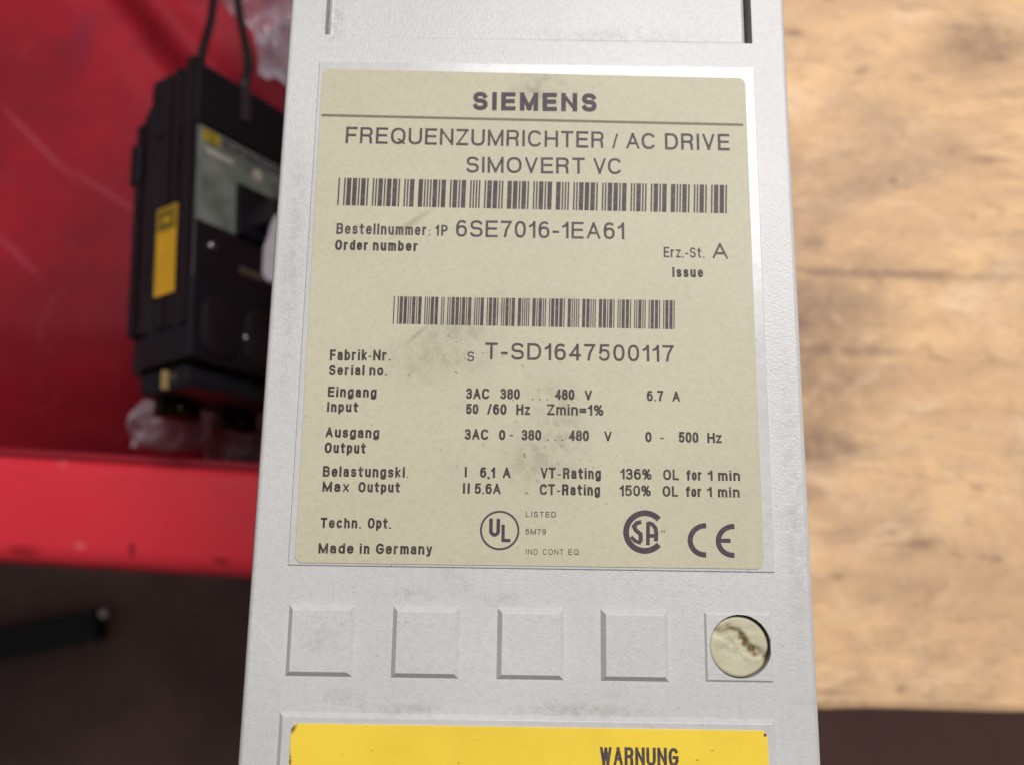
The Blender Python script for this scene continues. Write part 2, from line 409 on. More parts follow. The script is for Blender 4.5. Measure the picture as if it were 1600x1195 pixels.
# rounded outer edges down to the base
def rect(i, z): return [(X0+i,Y0+i,z),(X1-i,Y0+i,z),(X1-i,Y1-i,z),(X0+i,Y1-i,z)]
prof = [(0, 0.5), (0, FZ-e)] + [(e*(1-cos(radians(t))), FZ-e+e*sin(radians(t))) for t in (22, 45, 68)] + [(e, FZ)]
h.loft([rect(i, z) for i, z in prof], cap0=True, cap1=False)
h.build('housing', M_HOUSE, dev, smooth=25)

def frustum(name, x0, x1, y0, y1, z0, z1, ch, mat, hole=None, rad=0.0, step=0.0):
    m = MB()
    def rc(i, z): return [(x0+i,y0+i,z),(x1-i,y0+i,z),(x1-i,y1-i,z),(x0+i,y1-i,z)]
    loops = [rc(0, z0-1.0), rc(0, z0), rc(ch*.93, z1-ch*.02), rc(ch, z1)]
    if hole:
        m.loft(loops, cap0=False, cap1=False)
        ring_to_circle(m, x0+ch, x1-ch, y0+ch, y1-ch, hole[0], hole[1], z1)
        Lc = lambda r, z: [(hole[0][0]+r*cos(2*pi*i/32), hole[0][1]+r*sin(2*pi*i/32), z) for i in range(32)]
        m.loft([Lc(hole[1], z1), Lc(hole[1], z0-.6)], cap0=False, cap1=False)
    else:
        m.loft(loops, cap0=False)
    return m.build(name, mat, dev)

# raised bed that carries the data label
frustum('label_bed', -39.1, 39.0, -30.4, 58.2, FZ-.02, FZ+.28, .20, M_BED)
# raised button blanks
for x0, x1 in ((-38.4, -27.9), (-21.9, -11.2), (-5.35, 5.25), (11.0, 21.7)):
    frustum('button_blank', x0, x1, -47.3, -36.4, FZ-.01, FZ+.92, .82, M_HOUSE)
pad5 = frustum('button_blank', 27.4, 38.1, -47.2, -36.6, FZ-.01, FZ+.33, .35, M_HOUSE, hole=(HC, HR-.02))

# screw cap: cream nylon with a gouged slot
def screw():
    n = N('aged_nylon')
    at_ = n.n('ShaderNodeAttribute'); at_.attribute_name = 'dirt'
    c = n.mix(n.ramp(n.noise(350, 4), .3, .7), (0.53, 0.50, 0.35), (0.46, 0.43, 0.29))
    gr = n.math('MULTIPLY', at_.outputs['Fac'], n.ramp(n.noise(420, 4, .7), .3, .55, .45, 1.0))
    c = n.mix(gr, c, (0.15, 0.095, 0.02))
    n.set(c, n.math('ADD', n.math('MULTIPLY', gr, .4), .48), Subsurface_Weight=0.08); n.p.inputs['Subsurface Radius'].default_value = (.001, .001, .0006)
    n.bump(n.noise(700, 4, .7), .00005)
    path = [(-4.0, 2.5), (-2.6, 2.2), (-1.3, 2.6), (-.1, 2.3), (.8, 1.0), (1.7, -.3), (3.0, -1.0), (4.1, -1.5)]
    def dseg(x, y):
        best = 9
        for (ax, ay), (bx, by) in zip(path, path[1:]):
            t = max(0, min(1, ((x-ax)*(bx-ax)+(y-ay)*(by-ay)) / ((bx-ax)**2+(by-ay)**2)))
            best = min(best, hypot(x-ax-t*(bx-ax), y-ay-t*(by-ay)))
        return best
    vs = []; fs = []; att = []; nr, ns = 26, 72; R0 = 4.72
    cx, cy = HC[0]-.1, HC[1]-.02; zt = FZ-.35
    for i in range(nr+1):
        for j in range(ns):
            r = R0*i/nr; a = 2*pi*j/ns; x, y = r*cos(a), r*sin(a)
            d = dseg(x, y) + .55*noise.noise(Vector((x*1.1, y*1.1, 3.7)))
            g = math.exp(-(d/.62)**2)
            lower = .22*math.exp(-((x+.6)**2+(y+.9)**2)/2.2)     # dished, chewed middle
            lump = .14*noise.noise(Vector((x*.9, y*.9, 1))) + .05*noise.noise(Vector((x*2.4, y*2.4, 8)))
            edge = max(0, (r-(R0-.45))/.45)**2*.35
            z = -g*.42 - lower + lump*math.exp(-(r/3.6)**4) - edge
            vs.append((cx+x, cy+y, zt+z))
            rim = .35*max(0, (r-(R0-.35))/.35)
            att.append(min(1, 1.6*math.exp(-((d-.05)/.50)**2)*max(.35, min(1, .70+1.5*noise.noise(Vector((x*.75+4, y*.75, 2)))))*(.45 + .55*max(0, min(1, (x+2.5)/2))) + rim))
    for i in range(nr):
        for j in range(ns):
            k = (j+1) % ns; fs.append((i*ns+j, i*ns+k, (i+1)*ns+k, (i+1)*ns+j) if i else (j, ns+k, ns+j)[::-1])
    b0 = len(vs)
    for j in range(ns):
        a = 2*pi*j/ns; vs.append((cx+R0*cos(a), cy+R0*sin(a), zt-6)); att.append(.6)
    for j in range(ns):
        k = (j+1) % ns; fs.append((nr*ns+k, nr*ns+j, b0+j, b0+k)[::-1])
    me = bpy.data.meshes.new('screw_cap'); me.from_pydata([tuple(q*.001 for q in p) for p in vs], [], fs)
    A = me.attributes.new('dirt', 'FLOAT', 'POINT'); A.data.foreach_set('value', att)
    me.polygons.foreach_set('use_smooth', [True]*len(me.polygons)); me.materials.append(n.m)
    bm = bmesh.new(); bm.from_mesh(me); bmesh.ops.recalc_face_normals(bm, faces=bm.faces); bm.to_mesh(me); bm.free()
    return link(bpy.data.objects.new('screw_cap', me), pad5)
screw()

# ---- data label
def sheet(name, x0, x1, y0, y1, z, t, r, mat, parent, jitter=None):
    m = MB(); m.rbox(x0, x1, y0, y1, z, z+t, r=r, c=.03, seg=6); return m.build(name, mat, parent)
LZ = FZ + .28
rl = MB()
corners = [(37.2,55.9),(-38.3,56.5),(-37.9,-29.9),(37.2,-29.8)]   # printed by hand-fitting: slightly out of square
def quad_round(cs, r, z, seg=6):
    out = []
    for i in range(4):
        cx, cy = cs[i]; sx = -1 if cx > 0 else 1; sy = -1 if cy > 0 else 1
        a0 = (0, 90, 180, 270)[i]
        for q in range(seg+1):
            a = radians(a0 + 90*q/seg); out.append((cx + sx*r + r*cos(a), cy + sy*r + r*sin(a), z))
    return out
rl.loft([quad_round(corners, 1.2, LZ-.02), quad_round(corners, 1.2, LZ+.14), ])
label = rl.build('rating_label', M_LABEL, dev)
TZ = LZ + .145
def line(items, mat, name='text_line'):
    m = MB()
    for it in items: text_px(m, *it)
    return m.build(name, mat, label)
def T(s, u0, v0, u1, v1, cap, sw, gap=.17): return (s, u0, v0, u1, v1, cap, sw, TZ, gap)
line([T('SIEMENS', 738.5, 174.4, 932, 177, 28.5, 6.7, .27)], M_INKBOLD, 'maker_name')
line([T('FREQUENZUMRICHTER', 540.4, 225.8, 943.5, 233.5, 25.5, 3.7, .19), T('/', 956, 234, 965.5, 234.2, 23, 3.2), T('AC', 977.7, 234.6, 1023.5, 235.3, 25, 3.7, .12), T('DRIVE', 1038.5, 235.8, 1139.4, 237.2, 25.5, 3.7, .2)], M_INK)
line([T('SIMOVERT', 728.3, 271.8, 913.5, 273.6, 25, 3.7, .19), T('VC', 926.7, 273.8, 970.7, 274.4, 25, 3.7, .12)], M_INK)
line([T('Bestellnummer', 526, 367.3, 667, 369.6, 17, 3.0, .24), T(':', 670.5, 369.7, 673, 369.7, 14, 2), T('1P', 680, 370, 699.5, 370.2, 17, 2.9, .3), T('6SE7016-1EA61', 712.2, 371.5, 975, 375.8, 26, 3.6, .18)], M_INK)
line([T('Order', 524, 392.3, 575.6, 393, 16, 3.4, .26), T('number', 583, 393.2, 653.5, 394.3, 16, 3.4, .26)], M_INKSMALL)
line([T('Erz.-St.', 1036.5, 403.6, 1100, 404.6, 16, 2.4, .2), T('A', 1112, 405.8, 1137, 406.2, 24.5, 3.6)], M_INK)
line([T('Issue', 1050, 434.4, 1098, 435, 15.5, 3.2, .3)], M_INKSMALL)
line([T('S', 730, 565.8, 741, 566, 15.5, 2.3), T('T-SD1647500117', 757.8, 562.4, 1052.4, 566.8, 26, 3.8, .2)], M_INK)
line([T('Fabrik', 516, 564.2, 574, 564.4, 17, 3.4, .24), T('-', 576, 564, 581, 564, 16, 1.8), T('Nr.', 583.5, 564.4, 610.9, 564.5, 16.5, 3.4, .2)], M_INKSMALL)
line([T('Serial', 514.6, 587.5, 570, 587.8, 16, 3.3, .26), T('no.', 577.7, 588, 605.3, 588, 16, 3.3, .22)], M_INKSMALL)
line([T('Eingang', 512.8, 620.3, 588.7, 621.6, 16, 3.4, .24), T('3AC', 728, 623.4, 764.8, 623.9, 16.5, 3.3, .14), T('380', 781.5, 624, 812.4, 624.4, 16.5, 3.4, .1), T('...', 831, 625, 856, 625.2, 16, 2), T('480', 867, 624.8, 897.3, 625.2, 16.5, 3.4, .1), T('V', 913, 625.4, 925, 625.6, 15.5, 3.3), T('6.7', 1010, 627, 1036, 627.4, 16.5, 3.2, .16), T('A', 1049.7, 627.6, 1062.2, 627.8, 16, 3.3)], M_INKSMALL)
line([T('Input', 511.6, 643.5, 560, 644.2, 15.5, 3.4, .26), T('50', 728, 647, 747.6, 647.3, 16, 3.4, .12), T('/60', 761, 647.6, 791.5, 648, 16.5, 3.4, .14), T('Hz', 806.6, 648.2, 828, 648.5, 16.5, 3.3, .16), T('Zmin=1%', 854.4, 648.7, 942.5, 649.8, 17, 3.2, .16)], M_INKSMALL)
line([T('Ausgang', 509, 683.2, 593, 684.6, 16, 3.4, .22), T('3AC', 726, 686.7, 763.4, 687.1, 16.5, 3.3, .14), T('0', 779.7, 687.4, 789.5, 687.5, 16, 3.3), T('-', 796.5, 686.4, 801.5, 686.5, 16, 2), T('380', 814.6, 687.8, 845.6, 688.1, 16.5, 3.4, .1), T('...', 855, 688.4, 879.5, 688.6, 16, 2), T('480', 888.5, 688.6, 920, 689, 16.5, 3.4, .1), T('V', 943.5, 689.4, 955.6, 689.6, 15.5, 3.3), T('0', 1007.8, 690.6, 1017.6, 690.7, 16, 3.3), T('-', 1031, 690.8, 1036.5, 690.8, 16, 2), T('500', 1059.8, 691.2, 1090.7, 691.7, 16.5, 3.3, .12), T('Hz', 1104.5, 692, 1126.8, 692.3, 16, 3.2, .14)], M_INKSMALL)
line([T('Output', 507.8, 707.6, 571.8, 708.6, 16.5, 3.4, .26)], M_INKSMALL)
line([T('Belastungskl', 505, 744.4, 632.8, 746, 16.5, 3.3, .24), T('.', 635.5, 746, 638, 746, 14, 2), T('I', 726.3, 745.3, 729.4, 745.3, 16, 3.3), T('6,1', 750, 746, 773.5, 746.4, 16.5, 3.4, .16), T('A', 785.3, 746.6, 798, 746.8, 16.5, 3.4), T('VT', 844.4, 747.2, 868, 747.5, 17, 3.3, .1), T('-', 871, 747.5, 876, 747.5, 16, 2), T('Rating', 879.5, 747.7, 938.6, 748.5, 17, 3.4, .22), T('136%', 968.7, 748.8, 1017.6, 749.4, 17, 3.1, .12), T('OL', 1035.6, 749.7, 1060, 750, 16.5, 3.2, .2), T('for', 1072, 750.2, 1096, 750.5, 16.5, 3.3, .22), T('1', 1105, 750.6, 1112.7, 750.7, 16, 3.3), T('min', 1121.3, 750.8, 1155.4, 751.2, 16, 3.3, .2)], M_INKSMALL)
line([T('Max', 504.5, 767.8, 546.2, 768.3, 16, 3.4, .24), T('Output', 560.5, 768.6, 625.3, 769.2, 16, 3.3, .26), T('II', 723.4, 770.8, 734, 771, 16.5, 3.3, .2), T('5.6A', 741.5, 771.2, 782.5, 771.8, 16.5, 3.3, .14), T('CT', 843, 772.8, 867, 773.1, 17, 3.3, .1), T('-', 870, 773.1, 875, 773.1, 16, 2), T('Rating', 878, 773.2, 937.3, 774, 17, 3.4, .22), T('150%', 967.4, 774.6, 1016.4, 775.2, 17, 3.1, .12), T('OL', 1034.7, 775.4, 1058.7, 775.7, 16.5, 3.2, .2), T('for', 1071, 775.9, 1095.5, 776.2, 16.5, 3.3, .22), T('1', 1104, 776.3, 1111.6, 776.4, 16, 3.3), T('min', 1121, 776.5, 1154.8, 777, 16, 3.3, .2)], M_INKSMALL)
line([T('Techn.', 501.5, 824.2, 564.8, 825, 16, 3.3, .26), T('Opt.', 575, 825, 611.6, 825.5, 16.5, 3.3, .24)], M_INKSMALL)
line([T('Made', 498.3, 863.8, 553, 864.4, 16, 3.4, .22), T('in', 562.4, 864.5, 577.7, 864.7, 16, 3.4, .3), T('Germany', 587.7, 864.8, 675.6, 865.8, 16.5, 3.4, .22)], M_INKSMALL)
line([T('LISTED', 821.4, 807.3, 868.5, 807.9, 8.8, 1.5, .3)], M_INKGREY)
line([T('5M79', 821, 834.4, 853, 834.8, 9, 1.4, .25)], M_INKGREY)
line([T('IND', 821.5, 865.7, 840, 866, 9, 1.2, .3), T('CONT', 848, 866, 880.3, 866.4, 9, 1.2, .3), T('EQ', 887.8, 866.4, 904, 866.6, 9, 1.3, .3)], M_INKGREY)
# divider rule
m = MB(); a, b = fm(503, 182.2), fm(1160.5, 197.3)
stroke(m, [a, b], .50, TZ+.002); m.build('divider_line', M_RULE, label)
# bar codes (each bar a raised-print strip)
C39 = {'0':'000110100','1':'100100001','4':'000110001','5':'100110000','6':'001110000','7':'000100101','A':'100001001','D':'000011001','E':'100011000','P':'001010010','S':'001000110','T':'000010110','-':'010000101','*':'010010100'}
def barcode(txt, lt, lb, rt, rb, ratio=3.0):
    m = MB(); seq = []
    for ch in '*' + txt + '*':
        for i, q in enumerate(C39[ch]): seq.append((i % 2 == 0, ratio if q == '1' else 1.0))
        seq.append((False, 1.0))
    seq.pop(); tot = sum(q[1] for q in seq); x = 0
    A, B, C_, D = (Vector(fm(*p)) for p in (lt, lb, rt, rb))
    for ink, wd in seq:
        if ink:
            s0, s1 = (x-.05)/tot, (x+wd+.05)/tot
            P = [B.lerp(D, s0), B.lerp(D, s1), A.lerp(C_, s1), A.lerp(C_, s0)]
            m.add([(p[0], p[1], TZ+.004) for p in P], [(0,1,2,3)])
        x += wd
    return m.build('barcode', M_INK, label)
barcode('1P6SE7016-1EA61', (530, 279.6), (527.5, 322.5), (1135, 291), (1134.5, 335.2))
barcode('ST-SD1647500117', (616, 464.3), (614, 507.2), (1053.6, 470.5), (1053.2, 515.6))
# certification marks
def mark(strokes, mat=M_INKBOLD):
    m = MB()
    for pts, sw in strokes:
        _zi[0] = (_zi[0]+1) % 12
        stroke(m, [fm(*p) for p in pts], sw/9.36, TZ+_zi[0]*.003)
    return m.build('certification_mark', mat, label)
def arc_px(cx, cy, rx, ry, d0, d1, n=40): return [(cx+rx*cos(radians(d0+(d1-d0)*i/n)), cy-ry*sin(radians(d0+(d1-d0)*i/n))) for i in range(n+1)]
ul = MB()
for pts, sw in [(arc_px(780.8, 828.2, 29.2, 29.2, 0, 360, 48), 3.0), ([(767.4, 809.5), (767.0, 829)] + arc_px(772.8, 829, 5.6, 6, 180, 360, 10) + [(778.8, 810)], 5.4), ([(786.2, 819), (786.0, 843.6), (797.5, 843.9)], 5.0)]:
    _zi[0] = (_zi[0]+1) % 12; stroke(ul, [fm(*p) for p in pts], sw/9.36, TZ+_zi[0]*.003)
ul.build('certification_mark', M_INKBOLD, label)
csa = MB()
def poly(mb, pts, z):
    mb.add([(*fm(*p), z) for p in pts], [tuple(range(len(pts)))])
for pts, sw in [(arc_px(1007, 830.6, 29.3, 29.3, 42, 318, 44), 8.6),
                # S and A standing in the halves of the disc
                ([(1001.5, 815.0), (994.5, 816.5), (990, 822), (993, 828), (1000.3, 834), (1000.5, 843), (1000.3, 846)], 6.2),
                ([(985.5, 838), (992, 844.5), (1001, 848.0)], 5.2),
                ([(1011.7, 851), (1012.0, 815)], 5.6), ([(1012.0, 816.5), (1018.5, 818.5), (1023.2, 824), (1024.8, 832), (1024.2, 845)], 6.0), ([(1012, 836.5), (1023, 836.5)], 5.5)]:
    _zi[0] = (_zi[0]+1) % 12; stroke(csa, [fm(*p) for p in pts], sw/9.36, TZ+_zi[0]*.003)
csa.build('certification_mark', M_INKBOLD, label)
ce = MB()
for pts, sw in [(arc_px(1100.8, 843.4, 23.2, 22.6, 86, 274, 30), 7.6), (arc_px(1144.8, 844.3, 23.4, 22.4, 86, 274, 30), 7.6), ([(1122, 844), (1140.5, 844.3)], 6.4)]:
    _zi[0] = (_zi[0]+1) % 12; stroke(ce, [fm(*p) for p in pts], sw/9.36, TZ+_zi[0]*.003)
ce.build('certification_mark', M_INKBOLD, label)
tm = MB()
text_px(tm, 'N', 1032.5, 832, 1038, 832, 4.5, 1.2, TZ, .2); tm.build('certification_mark', M_INKGREY, label)

# ---- warning label
frustum('warning_bed', -38.9, 38.1, -84.0, -52.6, FZ-.01, FZ+.62, .72, M_BED)
WZ = FZ + .62
m = MB(); m.rbox(-36.8, 36.6, -82.5, -54.2, WZ-.02, WZ+.14, r=1.1, c=.03, seg=6)
wl = m.build('warning_label', m_yellow(), dev)
m = MB(); text_px(m, 'WARNUNG', 936.5, 1192.8, 1059, 1194.6, 28.5, 5.0, WZ+.146, .16); m.build('text_line', M_INK, wl)

# ------------------------------------------------------------------ workbench
def m_wood():
    n = N('worn_bench_wood')
    g1 = n.noise(1.8, 6, .66, vec=n.scaled((4, 12, 10), (0, 0, .03)), dist=1.2)
    c = n.mix(n.ramp(g1, .36, .66), (0.88, 0.575, 0.305), (0.66, 0.425, 0.240))
    c = n.mix(n.ramp(n.noise(9, 6, .72, vec=n.scaled((.8, 1.3, 1)), dist=1.0), .44, .70, 0, .62), c, (0.42, 0.285, 0.20))      # greyed, handled patches
    c = n.mix(n.ramp(n.noise(30, 6, .72, vec=n.scaled((.8, 1.2, 1)), dist=.8), .50, .72, 0, .62), c, (0.90, 0.66, 0.44))
    c = n.mix(n.ramp(n.noise(64, 6, .72, vec=n.scaled((.55, 1.35, 1)), dist=.8), .50, .74, 0, .66), c, (0.36, 0.225, 0.14))       # dents full of dirt
    c = n.mix(n.ramp(n.noise(170, 5, .72, vec=n.scaled((.5, 1.4, 1)), dist=.4), .50, .74, 0, .42), c, (0.34, 0.21, 0.13))
    c = n.mix(n.ramp(n.noise(200, 5, .7, vec=n.scaled((.7, 1.2, 1), loc=(3, 1, 0))), .54, .78, 0, .30), c, (0.95, 0.74, 0.52))
    c = n.mix(n.ramp(n.noise(2.4, 5, .7, vec=n.scaled((6, 50, 10), (0, 0, -.02)), dist=.9), .54, .74, 0, .38), c, (0.36, 0.23, 0.15))
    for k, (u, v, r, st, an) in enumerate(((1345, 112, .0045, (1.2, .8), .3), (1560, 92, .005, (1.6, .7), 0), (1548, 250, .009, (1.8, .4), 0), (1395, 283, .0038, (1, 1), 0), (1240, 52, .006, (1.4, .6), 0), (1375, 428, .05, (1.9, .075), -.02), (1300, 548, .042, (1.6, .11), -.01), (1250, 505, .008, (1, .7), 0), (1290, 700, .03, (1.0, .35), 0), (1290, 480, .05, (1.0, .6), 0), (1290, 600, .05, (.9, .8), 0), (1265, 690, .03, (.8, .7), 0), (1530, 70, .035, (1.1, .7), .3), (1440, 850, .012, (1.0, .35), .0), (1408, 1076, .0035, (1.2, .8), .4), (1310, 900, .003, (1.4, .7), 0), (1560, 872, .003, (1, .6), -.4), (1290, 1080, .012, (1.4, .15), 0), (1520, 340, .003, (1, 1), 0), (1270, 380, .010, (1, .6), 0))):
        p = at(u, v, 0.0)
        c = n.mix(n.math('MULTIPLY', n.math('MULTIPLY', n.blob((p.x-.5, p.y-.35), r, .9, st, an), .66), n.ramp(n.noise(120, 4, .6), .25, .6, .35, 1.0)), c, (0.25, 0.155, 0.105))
    for (u, v, l, an) in ((1440, 690, .085, .21), (1425, 790, .075, .62)):      # pale scratches
        p = at(u, v, 0.0)
        c = n.mix(n.math('MULTIPLY', n.blob((p.x-.5, p.y-.35), l, .5, (1, .014), an), .22), c, (0.80, 0.62, 0.44))
    n.set(c, .62, Specular_IOR_Level=.3); n.bump(n.noise(3, 6, .7, vec=n.scaled((20, 120, 20))), .0006, .6)
    return n.m
M_WOOD = m_wood()
bench = empty('workbench', (0.5, 0.35, -0.75))
tag(bench, 'light brown worn wooden workbench with dirt stains and scratches under the drive unit', 'workbench')
def part(mb, name, mat, root, smooth=0):
    return mb.build(name, mat, root, smooth, off=tuple(root.matrix_world.translation))
# tabletop front edge slightly chipped
m = MB(1.0); n_ = 60; xsb = [-0.062 + (1.15)*i/n_ for i in range(n_+1)]
front = [(-0.0905 + .0010*noise.noise(Vector((x*22, 0, 0))) + .0005*noise.noise(Vector((x*90, 3, 0)))) for x in xsb]
prof = [(0.0, -.045), (0.0, -.004), (0.0012, -.0012), (.004, 0.0)]
vs = []; 
for x, f in zip(xsb, front):
    for dy, z in prof: vs.append((x, f + dy, z))
    vs.append((x, 0.79, 0.0)); vs.append((x, 0.79, -.045))
k = 6; fs = []
for i in range(n_):
    for j in range(k): fs.append((i*k+j, (i+1)*k+j, (i+1)*k+(j+1) % k, i*k+(j+1) % k))
fs += [tuple(range(k)), tuple(n_*k + j for j in reversed(range(k)))]
m.add(vs, fs)
top = m.build('tabletop', M_WOOD, bench, 0, off=(0.5, 0.35, -0.75))
# object-space origin of the tabletop texture sits on its surface
for v in top.data.vertices: v.co.z -= 0.75
top.location.z = 0.75
for lx in (0.02, 1.0):
    for ly in (0.0, 0.72):
        m = MB(1.0); m.box(lx-.03, lx+.03, ly-.03, ly+.03, -.7495, -.0455); part(m, 'leg', M_WOOD, bench)

# ------------------------------------------------------------------ floor
n = N('workshop_floor')
c = n.mix(n.ramp(n.noise(5, 5, .65), .3, .7), (0.30, 0.18, 0.155), (0.15, 0.09, 0.08))
c = n.mix(n.ramp(n.noise(22, 5, .7), .55, .75, 0, .5), c, (0.34, 0.20, 0.13))
c = n.mix(n.ramp(n.noise(60, 3), .68, .75, 0, .5), c, (0.30, 0.25, 0.22))
c = n.mix(n.math('MULTIPLY', n.blob((0.62, -0.35), .62, .35), n.ramp(n.noise(12, 4), .2, .6, .7, 1.0)), c, (0.62, 0.37, 0.34))  # right side lightened in colour, for light that does not reach there
n.set(c, .6); n.bump(n.noise(90, 4), .001)
m = MB(1.0); m.add([(-4,-4,-.75),(4,-4,-.75),(4,4,-.75),(-4,4,-.75)], [(0,1,2,3)])
tag(m.build('floor', n.m), kind='structure')

# ------------------------------------------------------------------ red cart tray beside the bench
def m_red(name, c1, c2, rough, spots=()):
    n = N(name)
    c = n.mix(n.ramp(n.noise(9, 4, .6), .3, .7), c1, c2)
    c = n.mix(n.ramp(n.noise(30, 5, .7, dist=1.0), .55, .8, 0, .30), c, (0.30, 0.10, 0.11))
    c = n.mix(n.ramp(n.noise(150, 3), .72, .78, 0, .5), c, (.10, .01, .012))
    for (x, y, r, st, an, col, k) in spots: c = n.mix(n.math('MULTIPLY', n.blob((x, y), r, .8, st, an), k), c, col)
    n.set(c, n.ramp(n.noise(14, 3), .3, .7, rough, rough+.15), Specular_IOR_Level=.3); n.bump(n.noise(40, 4), .0004, .5)
    return n.m
TF = -0.115                                  # tray floor height
cart = empty('red_cart', mat=Matrix.Translation((-0.36, 0.17, -0.75)) @ Matrix.Rotation(radians(-2.6), 4, 'Z'))
tag(cart, 'red painted cart tray with a wide bright lip, left of the grey drive unit', 'cart')
CM = cart.matrix_world.inverted()
def cl(u, v, z): return CM @ at(u, v, z)
LIPZ = 0.0
yi = cl(200, 722, LIPZ).y; yo = cl(200, 893, LIPZ).y; zf = TF + .75; zl = LIPZ + .75
XL, XR, YB = -.36, .272, .33
def sp(u, v, z, r, st, an, col, k):
    p = cl(u, v, z); return (p.x, p.y, r, st, an, col, k)
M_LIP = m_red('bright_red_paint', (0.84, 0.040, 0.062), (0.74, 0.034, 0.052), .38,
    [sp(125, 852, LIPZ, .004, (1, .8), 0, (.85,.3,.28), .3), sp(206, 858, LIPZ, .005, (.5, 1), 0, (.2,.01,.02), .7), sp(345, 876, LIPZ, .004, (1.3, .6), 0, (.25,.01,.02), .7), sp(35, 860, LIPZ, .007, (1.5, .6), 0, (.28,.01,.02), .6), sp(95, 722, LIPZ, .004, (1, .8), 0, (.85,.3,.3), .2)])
M_TRAY = m_red('shaded_red_paint', (0.42, 0.012, 0.028), (0.24, 0.010, 0.020), .5,  # same red as the lip, darkened to paint in the tray's inner shade
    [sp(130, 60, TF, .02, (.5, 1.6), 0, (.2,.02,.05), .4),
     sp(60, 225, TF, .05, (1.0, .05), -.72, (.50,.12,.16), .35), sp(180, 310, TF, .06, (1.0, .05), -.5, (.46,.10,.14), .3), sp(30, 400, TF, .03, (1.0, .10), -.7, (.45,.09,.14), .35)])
# floor with a pressed rib, walls, lip
m = MB(1.0)
ra, rb = cl(150, -60, TF), cl(300, 130, TF)
gx, gy = 90, 90; vs = []
dx_, dy_ = (rb.x-ra.x), (rb.y-ra.y); ln = hypot(dx_, dy_)
for i in range(gx+1):
    for j in range(gy+1):
        x = XL + (XR-XL)*i/gx; y = yi + .004 + (YB-yi-.004)*j/gy
        t = ((x-ra.x)*dx_+(y-ra.y)*dy_)/ln; d = ((x-ra.x)*-dy_+(y-ra.y)*dx_)/ln
        z = zf + .004*noise.noise(Vector((x*5, y*5, 0)))
        z += .012*math.exp(-((d-.012)/.011)**2) - .008*math.exp(-((d+.010)/.010)**2)
        z -= .055*max(0, 1-(y-yi-.004)/.085)**1.5        # dip added at the front wall, tilting the floor into shade
        vs.append((x, y, z))
fs = [(i*(gy+1)+j, (i+1)*(gy+1)+j, (i+1)*(gy+1)+j+1, i*(gy+1)+j+1) for i in range(gx) for j in range(gy)]
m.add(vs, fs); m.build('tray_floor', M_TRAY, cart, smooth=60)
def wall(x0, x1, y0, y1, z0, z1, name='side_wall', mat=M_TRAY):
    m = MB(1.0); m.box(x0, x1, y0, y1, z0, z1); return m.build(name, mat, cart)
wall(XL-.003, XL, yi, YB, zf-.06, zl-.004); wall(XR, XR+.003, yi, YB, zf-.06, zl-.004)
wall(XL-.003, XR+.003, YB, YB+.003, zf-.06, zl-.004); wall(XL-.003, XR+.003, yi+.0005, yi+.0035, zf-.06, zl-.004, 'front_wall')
# lip: a folded band with rounded inner and outer edges
m = MB(1.0); pr = []
for t in range(0, 91, 15): pr.append((yi - .006 + .006*sin(radians(90-t)) , zl - .006 + .006*cos(radians(90-t))))
for t in range(0, 91, 15): pr.append((yo + .010 - .010*sin(radians(t)), zl - .010 + .010*cos(radians(t))))
pr += [(yo, zl-.05), (yo+.002, zl-.05), (yo+.002, zl-.012), (yi-.002, zl-.012)]
loops = [[(x, y, z) for y, z in pr] for x in (XL-.003, XR+.003)]
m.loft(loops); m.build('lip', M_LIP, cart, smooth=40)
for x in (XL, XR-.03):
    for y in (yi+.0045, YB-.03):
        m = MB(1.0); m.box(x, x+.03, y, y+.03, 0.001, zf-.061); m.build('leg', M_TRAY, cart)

# ------------------------------------------------------------------ black bar on the floor
fz = -.75
A, B = at(-60, 1018, fz+.03), at(150, 976, fz+.03)
d = (B-A); L_ = d.length; ang = atan2(d.y, d.x)
bar = empty('steel_bar', mat=Matrix.Translation((A.x, A.y, fz)) @ Matrix.Rotation(ang, 4, 'Z'))
tag(bar, 'black flat bar with a small shiny bolt at its tip, lying on the dark floor', 'bar')
m = MB(1.0); m.box(0, L_, -.019, .019, .0005, .03); o = m.build('bar_body', simple('black_steel', (.008,.008,.012), .45), bar)
bv = o.modifiers.new('bevel', 'BEVEL'); bv.width = .003; bv.segments = 2
m = MB(1.0); m.cyl((L_+.010, .012), .0055, .0005, .034, 16, .002); m.build('bolt', simple('bright_steel', (.75,.70,.68), .25, Metallic=1.0), bar, smooth=30)

# ------------------------------------------------------------------ circuit breaker (local frame: x across its front, y along its length, z out of the front), mm
BM = Matrix(((0.50837, -0.07462, 0.8579), (-0.01404, 0.99539, 0.09489), (-0.86102, -0.06029, 0.50498))).to_4x4()
BM = Matrix.Translation((-0.1414, 0.1796, 0.0448)) @ BM
brk = empty('circuit_breaker', mat=BM)
tag(brk, 'black circuit breaker with grey-green face label and yellow side sticker in the red tray', 'circuit breaker')
M_BLACK = simple('black_moulding', (.016,.009,.013), .36, .3, 120, .0002, 500)
M_BLACK2 = simple('satin_black', (.009,.008,.012), .42)
WB = 98.0
m = MB(); m.box(1.0, WB, -131, 0, -32, -1.2); o = m.build('case', M_BLACK, brk)
bv = o.modifiers.new('bevel', 'BEVEL'); bv.width = .0012; bv.segments = 3
m = MB(); m.box(1.5, WB+1, -134, -12, -37.5, -32.2); o = m.build('base', M_BLACK, brk)
bv = o.modifiers.new('bevel', 'BEVEL'); bv.width = .0015; bv.segments = 2
